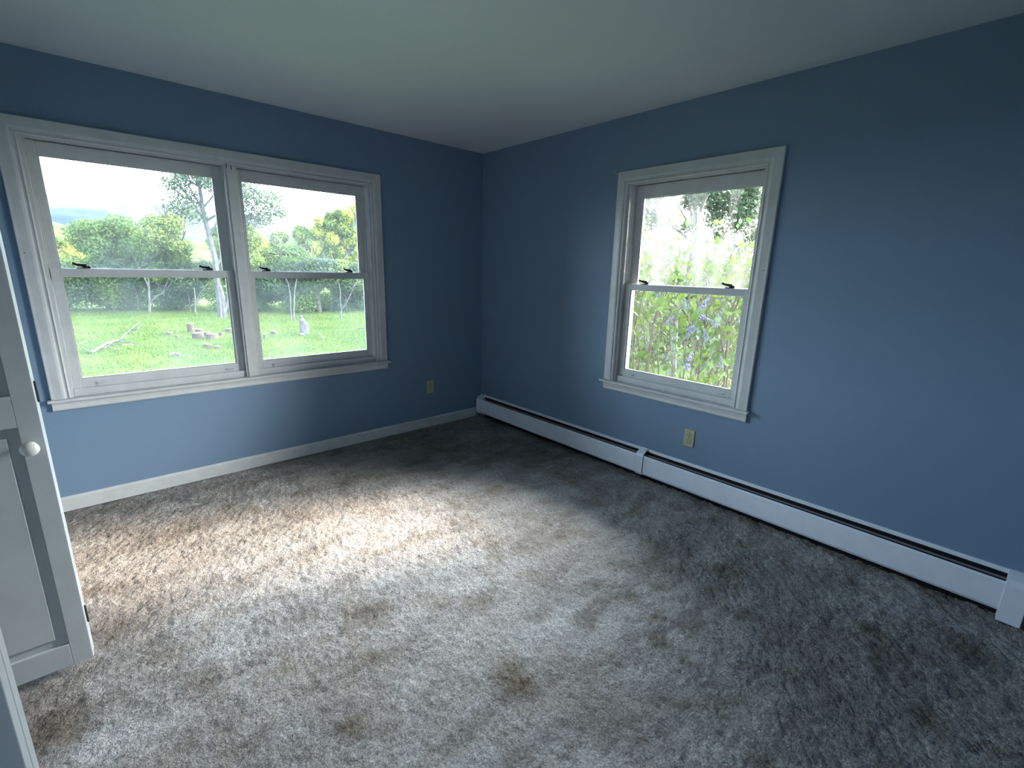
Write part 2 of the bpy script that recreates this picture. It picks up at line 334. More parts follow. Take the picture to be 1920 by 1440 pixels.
def make_window(name, fr, O, casw, casz, zapron, horn, bays, mull, gup, upz, low, locks, lifts, ztop, gmat, gmat2):
    win = empty(name, fr((.5*(O['u0']+O['u1']), 0, O['z0']))); win['kind'] = 'structure'
    cu0, cu1 = O['u0'], O['u1']
    for q in casing(fr, cu0, cu1, casz, ztop, casw): q.build('casing', M_trim, win)
    # stool and apron
    s = MB(); s.add([(horn[0], -.045, casz-.016), (horn[1], -.045, casz-.016), (horn[1], .035, casz-.016), (horn[0], .035, casz-.016),
                     (horn[0], -.040, casz), (horn[1], -.040, casz), (horn[1], .035, casz), (horn[0], .035, casz)],
                    [(0,3,2,1),(4,5,6,7),(0,1,5,4),(1,2,6,5),(2,3,7,6),(3,0,4,7)])
    # notch: horns only in front of the wall
    s = merge(bx(fr, (horn[0], -.042, casz-.016), (horn[1], 0, casz)), bx(fr, (cu0, 0, casz-.016), (cu1, .03, casz)), bx(fr, (cu0+.018, .008, casz), (cu1-.018, .026, low['z0']+.006)))
    s.build('stool', M_trim, win, bevel=.004)
    ap = MB(); sweep(ap, [(0, zapron), (-.014, zapron), (-.018, zapron+.008), (-.016, zapron+.02), (-.020, casz-.024), (-.020, casz-.016), (0, casz-.016)], fr, cu0-casw, cu1+casw)
    ap.build('apron', M_trim, win)
    # jambs, head, sill
    jt = .018
    j = merge(bx(fr, (cu0, .0, O['z0']), (cu0+jt, T, O['z1'])), bx(fr, (cu1-jt, .0, O['z0']), (cu1, T, O['z1'])), bx(fr, (cu0+jt, .0, ztop-.004), (cu1-jt, T, O['z1'])), bx(fr, (cu0+jt, .012, ztop-.014), (cu1-jt, .024, ztop)), bx(fr, (cu0+jt, .104, ztop-.03), (cu1-jt, .118, ztop)))
    j.build('jamb', M_trim, win)
    sl = MB().add([(cu0+jt, .03, O['z0']), (cu1-jt, .03, O['z0']), (cu1-jt, T+.05, O['z0']-.005), (cu0+jt, T+.05, O['z0']-.005),
                   (cu0+jt, .03, low['z0']+.001), (cu1-jt, .03, low['z0']+.001), (cu1-jt, T+.05, low['z0']-.028), (cu0+jt, T+.05, low['z0']-.028)],
                  [(0,3,2,1),(4,5,6,7),(0,1,5,4),(1,2,6,5),(2,3,7,6),(3,0,4,7)]).xf(fr)
    sl.build('sill', M_trim, win, bevel=.002)
    if mull:
        merge(bx(fr, (mull[0], -.006, casz), (mull[1], T-.02, ztop))).build('mullion', M_trim, win, bevel=.003)
        merge(bx(fr, (mull[0]+.012, -.012, casz), (mull[1]-.012, -.006, ztop))).build('mullion_trim', M_trim, win, bevel=.002)
    for (a, b, g0, g1, h0, h1) in bays:
        # inner stop, parting strip and outer stop on both sides of the bay, as ribs
        st = MB()
        for u, s_ in ((a, 1), (b, -1)):
            for w_, ww in ((.064, .006), (.104, .012)):
                q = bx(fr, (u-.004*s_, w_, low['z0']-.01), (u+.007*s_, w_+ww, ztop-.002)); st.add(q.v, q.f)
        st.build('stop_strip', M_trim, win, bevel=.001)
        up = sash(win, fr, a+.002, b-.002, low['z1']-.045, ztop-.012, h0, h1, low['z1']-.004, upz, .072, .102, 'upper_sash', gmat2)
        lo = sash(win, fr, a+.003, b-.003, low['z0'], low['z1'], g0, g1, low['g0'], low['g1'], .028, .060, 'lower_sash', gmat)
        for u, fl_ in locks:
            if a < u < b: sash_lock(fr, u, .046, low['z1']+.0005, lo, fl_)
        for u in lifts:
            if a < u < b: sash_lift(fr, u, .028, low['z0']+.028, lo)
    return win
lkB = [at(px, py, 1, .046).x for px, py in ((157, 502), (389, 505), (499, 509), (654, 510))]
lfB = [at(px, py, 1, .028).x for px, py in ((192, 721), (432, 696), (518, 686), (678, 667))]
win1 = make_window('window_1', fr_back, B, .078, .659, .5957, (-3.018, -.975), [(-2.906, -2.038, -2.864, -2.083, -2.864, -2.086), (-1.967, -1.100, -1.924, -1.143, -1.932, -1.156)],
            (-2.038, -1.967), None, 1.930, dict(z0=.697, z1=1.363, g0=.753, g1=1.322), [(u, 1) for u in lkB], lfB, 2.008, M_glass, M_glass)
lkR = [-at(px, py, 0, .046).y for px, py in ((1210, 530), (1369, 539))]
lfR = [-at(px, py, 0, .028).y for px, py in ((1182, 712), (1350, 743))]
win2 = make_window('window_2', fr_right, R, .078, .646, .577, (1.452, 2.522), [(1.573, 2.414, 1.618, 2.384, 1.630, 2.394)],
            None, None, 1.898, dict(z0=.682, z1=1.337, g0=.737, g1=1.301), [(u, 1) for u in lkR], lfR, 1.986, M_glass3, M_glass2)
# rusty screws left in the casings, hooks at the head of the mullion
def stud(px, py, ax, val, par, d, r=.0028):
    p = at(px, py, ax, val); MB().lathe([(r, 0), (r, .0015), (r*.5, .0025)], d, p, 8).build('screw', M_hinge, par)
for q in ((46, 474), (61, 478), (709, 497), (714.5, 494)): stud(*q, 1, -.018, win1, (0, -1, 0))
for q in ((1153.5, 506), (1431.5, 507), (1422, 514)): stud(*q, 0, -.018, win2, (-1, 0, 0))
for q in ((424, 311), (433, 314.5)):
    p = at(*q, 1, -.012); MB().tube([p+Vector((0, 0, .014)), p+Vector((0, -.006, .004)), p+Vector((0, -.004, -.012))], .0022, 6).build('hook', M_hinge, win1)
p = at(1158, 327, 0, -.012); MB().tube([p, p+Vector((-.004, .012, .008)), p+Vector((-.006, .018, .018))], .0016, 6).build('curtain_hook', M_trim, win2)

# ---------------------------------------------------------------- closet doors (bifold)
def leaf(win, x0, x1, y0, y1, face, edge_cham, knob=None):
    # a two-panel leaf in the x-z plane, between y0 (camera side) and y1
    z0, z1 = .032, 2.02; st = .052; yA, yB = min(y0, y1), max(y0, y1)
    fb = MB()
    rails = [(z0, z0+.085), (.905, 1.005), (z1-.075, z1)]
    # stiles (the outer stile has a slanted edge)
    xo = x1
    fb.add([(x1-st, yA, z0), (x1, yA, z0), (x1+edge_cham, yB, z0), (x1-st, yB, z0), (x1-st, yA, z1), (x1, yA, z1), (x1+edge_cham, yB, z1), (x1-st, yB, z1)],
           [(0,3,2,1),(4,5,6,7),(0,1,5,4),(1,2,6,5),(2,3,7,6),(3,0,4,7)])
    fb.box((x0, yA, z0), (x0+st, yB, z1))
    for a, b in rails: fb.box((x0+st, yA, a), (x1-st, yB, b))
    o = fb.build('door_leaf', M_door, win, bevel=.0015)
    for (a, b) in ((rails[0][1], rails[1][0]), (rails[1][1], rails[2][0])):
        # raised panel with a sloping margin
        mg = .028; pa, pb = x0+st, x1-st; d0 = .011; d1 = .005
        for sgn, yf in ((1, yA), (-1, yB)):
            vs = [(pa, yf+sgn*d0, a), (pb, yf+sgn*d0, a), (pb, yf+sgn*d0, b), (pa, yf+sgn*d0, b),
                  (pa+mg, yf+sgn*d0, a+mg), (pb-mg, yf+sgn*d0, a+mg), (pb-mg, yf+sgn*d0, b-mg), (pa+mg, yf+sgn*d0, b-mg),
                  (pa+mg+.003, yf+sgn*d1, a+mg+.003), (pb-mg-.003, yf+sgn*d1, a+mg+.003), (pb-mg-.003, yf+sgn*d1, b-mg-.003), (pa+mg+.003, yf+sgn*d1, b-mg-.003)]
            fs = [(0,1,5,4),(1,2,6,5),(2,3,7,6),(3,0,4,7),(4,5,9,8),(5,6,10,9),(6,7,11,10),(7,4,8,11),(8,9,10,11)]
            if sgn == 1: PM = MB().add(vs, fs)
            else: PM.add(vs, fs)
        PM.build('panel', M_door, o)
    if knob:
        kx, kz = knob
        MB().lathe([(.016, 0), (.011, .004), (.009, .012), (.014, .018), (.021, .026), (.023, .033), (.020, .041), (.012, .046), (.003, .048)], (0, -1, 0), (kx, yA, kz), 28).build('knob', M_knob, o, smooth=True)
    return o
def bifold(name, x1, ya, dirn, knob=None):
    d = empty(name, (XL, ya, 0)); d['kind'] = 'structure'
    a = leaf(d, XL+.012, x1, ya, ya+.030, -1, .001, knob)
    b = leaf(d, XL+.012, x1+.001, ya+.033, ya+.063, 1, .0005)
    for z in (.19, 1.005, 1.72):
        p = MB(); p.box((x1-.02, ya+.0305, z-.032), (x1+.003, ya+.0325, z+.032)); p.tube([(x1+.0045, ya+.0315, z-.034), (x1+.0035, ya+.0315, z+.034)], .0028, 8)
        p.build('hinge', M_hinge, a)
    return d
kp = at(55, 844, 1, -1.54)
bifold('door_1', -2.943, -1.500, 1, (kp.x, kp.z))
bifold('door_2', -2.946, -2.655, 1)
mb = MB()
for a, b in (((XL, CY0, 0), (XL+.018, CY0+.065, CH+.065)), ((XL, CY1, 0), (XL+.018, CY1-.065, CH+.065)), ((XL, CY0, CH), (XL+.018, CY1, CH+.065))): mb.box(a, b)
tag(mb.build('trim_1', M_trim, bevel=.002), kind='structure')

# ---------------------------------------------------------------- baseboard heater
ht = tag(empty('baseboard_heater', (-.03, -1.87, 0)), 'long white metal baseboard radiator with a dark slot, running along the right wall', 'heater')
Y0, Y1, YJ0, YJ1 = -.075, -3.655, -1.838, -1.895
# back plate with top lip
def ex(prof, y0, y1):
    k = len(prof); vs = [(p[0], y0, p[1]) for p in prof]+[(p[0], y1, p[1]) for p in prof]
    return MB().add(vs, [(i, (i+1) % k, k+(i+1) % k, k+i) for i in range(k)]+[tuple(range(k))[::-1], tuple(range(k, 2*k))])
ex([(0, .02), (0, .216), (-.003, .2165), (-.010, .2135), (-.0125, .210), (-.0125, .1995), (-.011, .1995), (-.010, .209), (-.005, .210), (-.004, .02)], -.02, -3.72).build('back_plate', M_heat, ht)
front = [(-.060, .186), (-.054, .190), (-.053, .187), (-.0575, .183), (-.0615, .060), (-.052, .040), (-.053, .037), (-.065, .058)]
front = [(-.0585, .1815), (-.0620, .1815), (-.066, .172), (-.066, .056), (-.058, .042), (-.050, .040), (-.050, .043), (-.057, .045), (-.0635, .057), (-.0635, .171), (-.0605, .178), (-.0585, .179)]
for a, b in ((Y0, YJ0+.0035), (YJ1-.0035, Y1)): ex(front, a, b).build('front_panel', M_heat, ht)
ex([(-.0005, .2185), (-.024, .2115), (-.052, .195), (-.062, .191), (-.0695, .174), (-.0695, .054), (-.060, .037), (-.050, .036), (-.060, .055), (-.0665, .056), (-.0665, .173), (-.058, .187), (-.024, .206), (-.0005, .215)], YJ0, YJ1).build('joint_cover', M_heat, ht)
ex([(0, .2185), (-.024, .2115), (-.056, .195), (-.067, .180), (-.0695, .170), (-.0695, .052), (-.058, .034), (0, .010)], -.016, Y0).build('end_cap', M_heat, ht, bevel=.001)
ex([(0, .2185), (-.024, .2115), (-.056, .195), (-.067, .180), (-.0695, .170), (-.0695, .0), (0, .0)], Y1, -3.728).build('end_cap', M_heat, ht, bevel=.001)
ex([(-.032, .186), (-.040, .182), (-.041, .180), (-.033, .184)], Y0, YJ0).build('damper', M_blade, ht)
ex([(-.032, .186), (-.040, .182), (-.041, .180), (-.033, .184)], YJ1, Y1).build('damper', M_blade, ht)
MB().tube([(-.034, -.07, .105), (-.034, -3.65, .105)], .011, 10).build('pipe', M_fin, ht)
fv = []; ff = []
for i, yy in enumerate(np.arange(-.25, -3.5, -.009)):
    b = i*4; fv += [(-.008, yy, .075), (-.058, yy, .075), (-.058, yy, .135), (-.008, yy, .135)]; ff.append((b, b+1, b+2, b+3))
o = np_mesh('fins', fv, ff, M_fin, ht); o['kind'] = 'stuff'
ex([(-.0045, -.01), (-.0045, .195), (-.006, .195), (-.006, -.01)], Y0, Y1).build('shade_sheet', M_dark, ht)  # black sheet added for the shade in the slot and below the panel

# ---------------------------------------------------------------- outlets
def outlet(fr, u, z, label):
    f = lambda v: fr((u+v[0], v[1], z+v[2])); t_ = tag(empty('wall_outlet', fr((u, 0, z-.058))), label, 'outlet', 'ivory wall outlets')
    MB().box((-.035, 0, -.058), (.035, -.006, .058)).xf(f).build('cover_plate', M_plate, t_, bevel=.003)
    for s_ in (-1, 1):
        zz = s_*.0215
        r = MB().lathe([(.0168, 0), (.0168, .0085), (.0155, .0095)], (0, -1, 0), (0, 0, zz), 20).xf(f).build('receptacle', M_plate, t_)
        MB().box((-.0085, -.0094, zz-.001), (-.0060, -.0102, zz+.008)).xf(f).build('slot', M_slot, r)
        MB().box((.0060, -.0094, zz-.001), (.0080, -.0102, zz+.007)).xf(f).build('slot', M_slot, r)
        MB().lathe([(.0030, 0), (.0030, .001)], (0, -1, 0), (0, -.0092, zz-.0085), 10).xf(f).build('slot', M_slot, r)
    MB().lathe([(.003, 0), (.003, .001)], (0, -1, 0), (0, -.006, 0), 8).xf(f).build('screw', M_fin, t_)
outlet(fr_back, -.585, .373, 'ivory double outlet low on the wall below and right of the wide window')
outlet(fr_right, 2.175, .380, 'ivory double outlet above the baseboard radiator, under the small window')

# ---------------------------------------------------------------- outside
GZ = -1.0
def ground_z(x, y):
    return GZ + (vnoise(x+100, y+100, .25)-.5)*.25*np.clip((np.hypot(x, y)-3)/8, 0, 1)
M_grass = mat('meadow_grass', (.018, .042, .005), .9, .1, col2=(.038, .060, .008), vscale=.7, bump=1, bscale=30, bdist=.05, detail=8)
M_blade_g = mat('grass_blades', (.023, .050, .006), .7, .2, col2=(.046, .070, .010), vscale=.9, transl=.4, detail=5)
xs = np.concatenate([np.linspace(-60, -6, 30), np.linspace(-5.5, 30, 120), np.linspace(31, 90, 30)]); ys = np.concatenate([np.linspace(-30, 0, 30), np.linspace(.3, 30, 110), np.linspace(31, 60, 20)])
X, Y = np.meshgrid(xs, ys); Z = ground_z(X, Y); nx = len(xs); ny = len(ys)
I = (np.arange(ny-1)[:, None]*nx+np.arange(nx-1)[None]).ravel()
g = np_mesh('meadow', np.stack([X.ravel(), Y.ravel(), Z.ravel()], 1), np.stack([I, I+1, I+nx+1, I+nx], 1), M_grass, smooth=True); g['kind'] = 'structure'
# grass blades over the part in view
N = 130000
dy = 8+ (rng.random(N)**.8)*20; ang = -.10+rng.random(N)*.66; gx = CAM[0]+ang*(dy-CAM[1]); gy = dy
gz = ground_z(gx, gy); hh = (.03+.07*rng.random(N))*(.5+vnoise(gx, gy, .6)); th = rng.random(N)*6.28; wd = .009+.010*rng.random(N)
lx = (rng.random(N)-.5)*.10; ly = (rng.random(N)-.5)*.10
V = np.empty((N, 3, 3)); V[:, 0] = np.stack([gx-np.cos(th)*wd, gy-np.sin(th)*wd, gz-.01], 1); V[:, 1] = np.stack([gx+np.cos(th)*wd, gy+np.sin(th)*wd, gz-.01], 1); V[:, 2] = np.stack([gx+lx, gy+ly, gz+hh], 1)
g = np_mesh('grass', V.reshape(-1, 3), np.arange(N*3).reshape(-1, 3), M_blade_g)
tag(g, 'bright green grass of the meadow beyond the wide window', 'grass', kind='stuff')

def gpt(px, py):   # a pixel turned into a point on the meadow
    p = at(px, py, 2, GZ); p.z = float(ground_z(p.x, p.y)); return p
def elev(px, py, dist):  # point on the pixel's ray at horizontal distance
    d = ray(px, py); t = dist/math.hypot(d[0], d[1]); return Vector(CAM+d*t)

def leaves(centers, radii, n, size, flat=.75, shell=.55):
    """n leaf quads scattered through ellipsoid blobs."""
    c = np.asarray(centers, float); r = np.asarray(radii, float); w = (r.prod(1))**(2/3); w /= w.sum()
    k = rng.choice(len(c), n, p=w); d = rng.normal(size=(n, 3)); d /= np.linalg.norm(d, axis=1)[:, None]
    rad = shell+(1-shell)*rng.random(n)**.6; rad *= .85+.3*rng.random(n)
    P = c[k]+d*r[k]*rad[:, None]
    nrm = d*.6+rng.normal(size=(n, 3))*.6; nrm[:, 2] += .3; nrm /= np.linalg.norm(nrm, axis=1)[:, None]
    a = np.cross(nrm, rng.normal(size=(n, 3))); a /= np.linalg.norm(a, axis=1)[:, None]; b = np.cross(nrm, a)
    s = size*(.6+.8*rng.random(n))[:, None]
    V = np.stack([P-a*s, P-b*s*flat*.6+nrm*s*.15, P+a*s, P+b*s*flat*.6+nrm*s*.15], 1)
    return V.reshape(-1, 3), np.arange(n*4).reshape(-1, 4)
def limb(mb, p, d, ln, r, depth, n=6, spread=.6, up=.25, tips=None):
    pts = [Vector(p)]; dd = Vector(d).normalized(); seg = 5
    for i in range(seg):
        dd = (dd+Vector((random.uniform(-1, 1), random.uniform(-1, 1), random.uniform(-.6, 1)))*.14).normalized()
        pts.append(pts[-1]+dd*ln/seg)
    mb.tube(pts, [r*(1-.55*i/seg) for i in range(seg+1)], n, cap=False)
    if tips is not None: tips.append(pts[-1])
    if depth > 0:
        for j in range(random.choice((2, 3))):
            i = random.randint(2, seg); v = (dd+Vector((random.uniform(-1, 1), random.uniform(-1, 1), random.uniform(-.3, .6)+up))*spread).normalized()
            limb(mb, pts[i], v, ln*random.uniform(.55, .75), r*.5*random.uniform(.8, 1.1), depth-1, max(4, n-1), spread, up, tips)
def leafmat(name, a, b, sc=.35, tr=.35, k=.5):
    a = tuple(c*k for c in a); b = tuple(c*k for c in b)
    return mat(name, a, .7, .15, col2=b, vscale=sc, transl=tr, detail=4)
M_lg = leafmat('leaf_green', (.055, .11, .028), (.12, .19, .04))
M_ly = leafmat('leaf_yellow_green', (.28, .34, .05), (.44, .48, .09))
M_lb = leafmat('leaf_grey_green', (.045, .085, .045), (.075, .12, .055))
M_lm = leafmat('leaf_mid_green', (.08, .14, .03), (.15, .21, .045))
M_bark = mat('grey_bark', (.05, .047, .042), .9, .1, var=.4, vscale=9, bump=1, bscale=25, bdist=.02)
M_birch = mat('pale_bark', (.048, .050, .052), .8, .1, col2=(.026, .026, .027), vscale=6, bump=.6, bscale=20, bdist=.01)
TRG = 'trees beyond the meadow'
def tree(base, trunk_pts, tr, blobs, n, size, lm, bm_, name, label, group=TRG, depth=2, limbs=4, shell=.5, nm='foliage', cat='tree'):
    base = Vector(base); t_ = tag(empty(name, base), label, cat, group)
    mb = MB(); pts = [Vector(q) for q in trunk_pts]; k = len(pts)
    mb.tube(pts, [tr*(1-.6*i/(k-1)) for i in range(k)], 8, cap=False)
    for j in range(limbs):
        i = random.randint(max(1, k//2), k-1); limb(mb, pts[i], (random.uniform(-1, 1), random.uniform(-1, 1), random.uniform(.3, 1)), (pts[-1]-pts[0]).length*.33, tr*.35, depth)
    mb.build('trunk', bm_, t_)
    V, F = leaves([b[:3] for b in blobs], [b[3:] for b in blobs], n, size, shell=shell)
    o = np_mesh(nm, V, F, lm, t_); o['kind'] = 'stuff'
    return t_
def blobs_px(lst, D):     # (px, py, radius px) -> ellipsoids at distance D
    out = []
    for px, py, r in lst:
        c = elev(px, py, D+random.uniform(-.6, .6)); R_ = r/FPX*D*1.05; out.append((c.x, c.y, c.z, R_, R_, R_*.85))
    return out
def trunk_px(lst, D, zb=None):
    pts = [elev(px, py, D) for px, py in lst]
    if zb is not None: pts[0].z = zb
    return pts

# the tall pale-stemmed tree at the middle of the wide window
DT = 22.5
b0 = gpt(414, 597); DT = math.hypot(b0.x-CAM[0], b0.y-CAM[1])
tp = [b0]+trunk_px([(411, 560), (407, 520), (402, 480), (393, 445), (385, 415), (380, 390), (374, 350), (366, 320), (362, 285)], DT)
TB = blobs_px([(335, 340, 20), (312, 343, 12), (352, 325, 18), (380, 335, 18), (395, 350, 16), (345, 362, 20), (330, 385, 18), (365, 375, 14), (360, 400, 18), (395, 330, 15), (420, 340, 22), (455, 350, 20), (480, 365, 26),
               (470, 390, 22), (505, 380, 22), (525, 398, 16), (520, 370, 14), (490, 410, 18), (460, 420, 20), (430, 400, 18), (530, 405, 8), (440, 370, 22), (400, 300, 30), (450, 300, 30), (340, 300, 20), (505, 400, 14)], DT)
t1 = tree(b0, tp, .13, TB, 13000, .055, M_lb, M_birch, 'tall_tree', 'tall thin-crowned tree with a pale trunk, behind the centre bar of the wide window', group=None, depth=3, limbs=10, shell=.15)
mb = MB()
for pl, r in (([(408, 535), (418, 560), (421, 597)], .15), ([(404, 500), (418, 480), (424, 450), (428, 420)], .06), ([(393, 445), (405, 420), (410, 395)], .05), ([(385, 415), (372, 380), (352, 345)], .045), ([(420, 585), (428, 560), (432, 530), (425, 500), (445, 440), (470, 400)], .10)):
    mb.tube(trunk_px(pl, DT), [r, *[r*.7]*(len(pl)-1)], 6)
mb.build('branch', M_birch, t1)

# rounded green trees and the understorey along the far edge of the meadow
def mk(px, base_py, spread, top, lm, label, n=3500, size=.13, bark=M_bark, tr=.12, back=0, group=TRG, gap=.36):
    b = gpt(px, base_py); D = math.hypot(b.x-CAM[0], b.y-CAM[1])+back; b = elev(px, base_py, D); b.z = float(ground_z(b.x, b.y))
    zt = elev(px, top, D).z; h = zt-b.z; W_ = spread/FPX*D*.80; bl = []
    for i in range(15):
        a = random.uniform(0, 6.28); q = random.random(); zz = b.z+h*(gap+(1-gap-.12)*random.random()); ww = W_*(.75*math.sin(min(1, max(.25, (zz-b.z)/h))*2.6)+.15)
        rr = W_*random.uniform(.32, .5); zz = min(zz, zt-rr*.85); bl.append((b.x+math.cos(a)*ww*q, b.y+math.sin(a)*ww*q, zz, rr, rr, rr*.8))
    bl.append((b.x, b.y, zt-W_*.35, W_*.45, W_*.45, W_*.35))
    lean = random.uniform(-.3, .3); tp_ = [(b.x+lean*i/4*(1 if i else 0), b.y, b.z+h*.85*i/4) for i in range(5)]
    return tree(b, tp_, tr, bl, int(n*2.6), size*.55, lm, bark, 'meadow_tree', label, group)
mk(250, 585, 62, 404, M_lg, 'broad rounded green tree left of the tall pale-stemmed tree', 7500, .13, tr=.16, back=2)
mk(345, 588, 50, 400, M_lm, 'green tree filling the gap just left of the tall pale trunk', 5000, .12, back=1.5)
mk(205, 585, 35, 445, M_lg, 'low green tree at the left side of the broad rounded tree', 3000, .12, back=1)
mk(455, 590, 50, 425, M_lm, 'mid green tree just right of the tall pale trunk', 5000, .12, back=2)
mk(550, 588, 56, 458, M_lg, 'dense green tree in the middle of the right half of the wide window', 6000, .13, back=3)
mk(640, 588, 44, 486, M_lm, 'light green tree near the right jamb of the wide window', 5000, .12, back=2)
mk(600, 588, 40, 482, M_lb, 'greyish green tree with thin bare twigs, right half of the wide window', 3500, .11, back=1)
mk(140, 585, 42, 484, M_ly, 'yellow green tree at the far left of the meadow edge', 4500, .12, back=8)
mk(90, 585, 42, 482, M_ly, 'yellow tree seen at the left jamb of the wide window', 4500, .12, back=9)
# understorey bushes
for i, (px, lab) in enumerate(((115, 'leftmost grey green bush of the row under the trees'), (165, 'second grey green bush from the left under the trees'), (215, 'bush under the low green tree at the meadow edge'), (262, 'bush below the broad rounded tree'),
                  (310, 'dark bush between the broad tree and the tall pale trunk'), (358, 'bush immediately left of the tall pale trunk'), (455, 'bush immediately right of the tall pale trunk'), (500, 'bush left of the twin pale stems'),
                  (550, 'bush right of the twin pale stems'), (600, 'bush beside the forked white sapling'), (650, 'bush behind the forked white sapling'), (695, 'rightmost bush of the row, by the right jamb'))):
    b = gpt(px, 586); D = math.hypot(b.x-CAM[0], b.y-CAM[1])+.6; b = elev(px, 586, D); b.z = float(ground_z(b.x, b.y)); bl = []
    for j in range(12): bl.append((b.x+random.uniform(-1.1, 1.1), b.y+random.uniform(-.3, 1), b.z+random.uniform(.3, 2.2), .68, .68, .55))
    tree(b, [(b.x, b.y, b.z+.4*k) for k in range(4)], .04, bl, 10500, .058, M_lb if i % 3 else M_lg, M_bark, 'understorey_bush', lab, 'bushes along the meadow edge', depth=1, limbs=5, shell=.2, cat='bush')
# slender stems standing in front of the bushes
def stem(pls, r, label):
    b = gpt(*pls[0][0]); D = math.hypot(b.x-CAM[0], b.y-CAM[1]); t_ = tag(empty('sapling', b), label, 'sapling', 'pale saplings at the meadow edge')
    for k, pl in enumerate(pls):
        pts = trunk_px(pl, D); 
        if k == 0: pts[0] = b
        mb = MB(); rr = r if k == 0 else r*.6
        mb.tube(pts, [rr*(1-.5*i/(len(pts)-1)) for i in range(len(pts))], 7)
        if k: 
            for q in range(3): limb(mb, pts[-1], (random.uniform(-1, 1), random.uniform(-.5, .5), 1), .9, rr*.35, 1, 4)
        mb.build('trunk' if k == 0 else 'branch', M_birch, t_)
    return t_
stem([[(281, 590), (280, 560), (278, 520)], [(281, 568), (292, 556), (305, 550)], [(280, 540), (270, 520), (262, 505)]], .055, 'pale sapling trunk below the broad rounded tree, forking low')
stem([[(242, 578), (240, 565), (238, 545)], [(252, 575), (258, 560), (265, 548)]], .03, 'thin leaning pale stem left of the forked trunk')
stem([[(313, 584), (310, 560), (308, 540)], [(312, 575), (318, 560), (320, 545)]], .03, 'thin twin stem midway to the tall pale trunk')
stem([[(366, 590), (366, 560), (364, 540)], [(366, 570), (375, 550), (384, 540)]], .045, 'pale stem just left of the tall pale trunk')
stem([[(545.5, 598), (545, 575), (544, 550)], [(544, 552), (540, 530), (530, 512)]], .035, 'left one of the twin straight pale stems')
stem([[(550, 597), (551, 575), (552, 545)], [(552, 548), (556, 525), (560, 510)]], .045, 'right, darker one of the twin straight stems')
stem([[(638.5, 597), (639, 590), (640, 582)], [(640, 582), (638, 565), (638, 545), (634, 525)], [(640, 582), (648, 570), (656, 555), (662, 540)]], .05, 'white sapling forked low into a wide V, near the right jamb')
stem([[(658, 594), (656, 586), (654, 578)]], .02, 'short leaning twig right of the forked white sapling')

# hills
def hill(name, prof, D, dep, m, rough, kind='structure'):
    px = np.array([p[0] for p in prof], float); py = np.array([p[1] for p in prof], float); n = 160
    sx = np.linspace(px[0], px[-1], n); sy = np.interp(sx, px, py); nr = 46; V = []
    base = None
    for i in range(n):
        d = ray(sx[i], sy[i]); hlen = math.hypot(d[0], d[1]); zt = CAM[2]+d[2]/hlen*D
        for j in range(nr):
            t = j/(nr-1); s = math.sin(math.pi*min(1, t*1.0)); dist = D-dep+2*dep*t; zz = GZ-3+(zt-GZ+3)*(s**.8)
            x_ = CAM[0]+d[0]/hlen*dist; y_ = CAM[1]+d[1]/hlen*dist
            zz += (vnoise(x_+500, y_+500, 6/D*2)-.5)*rough+(vnoise(x_+500, y_+500, 20/D*2)-.5)*rough*.5
            V.append((x_, y_, zz))
    I = (np.arange(n-1)[:, None]*nr+np.arange(nr-1)[None]).ravel()
    o = np_mesh(name, V, np.stack([I, I+1, I+nr+1, I+nr], 1), m, smooth=True); o['kind'] = kind; return o
M_h1 = mat('hazed_far_ridge', (.036, .033, .035), .9, .05, col2=(.026, .029, .034), vscale=.03, detail=8)  # distance haze mixed into the ridge's pale base colour
M_h2 = mat('hazed_blue_hill', (.010, .017, .027), .9, .05, col2=(.014, .022, .031), vscale=.08, detail=8)  # blue of the distance haze painted into the forest colour
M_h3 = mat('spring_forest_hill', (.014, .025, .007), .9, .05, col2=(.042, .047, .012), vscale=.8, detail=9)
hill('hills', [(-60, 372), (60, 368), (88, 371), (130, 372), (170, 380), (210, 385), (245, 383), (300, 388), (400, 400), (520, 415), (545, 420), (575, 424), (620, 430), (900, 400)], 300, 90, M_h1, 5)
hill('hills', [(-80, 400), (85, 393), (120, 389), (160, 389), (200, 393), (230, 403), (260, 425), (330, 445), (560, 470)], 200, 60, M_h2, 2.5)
hill('hills', [(-80, 400), (70, 412), (110, 421), (150, 432), (200, 440), (300, 455), (430, 455), (520, 448), (560, 440), (590, 425), (612, 410), (640, 400), (668, 388), (720, 370), (900, 330)], 95, 40, M_h3, 2.0)

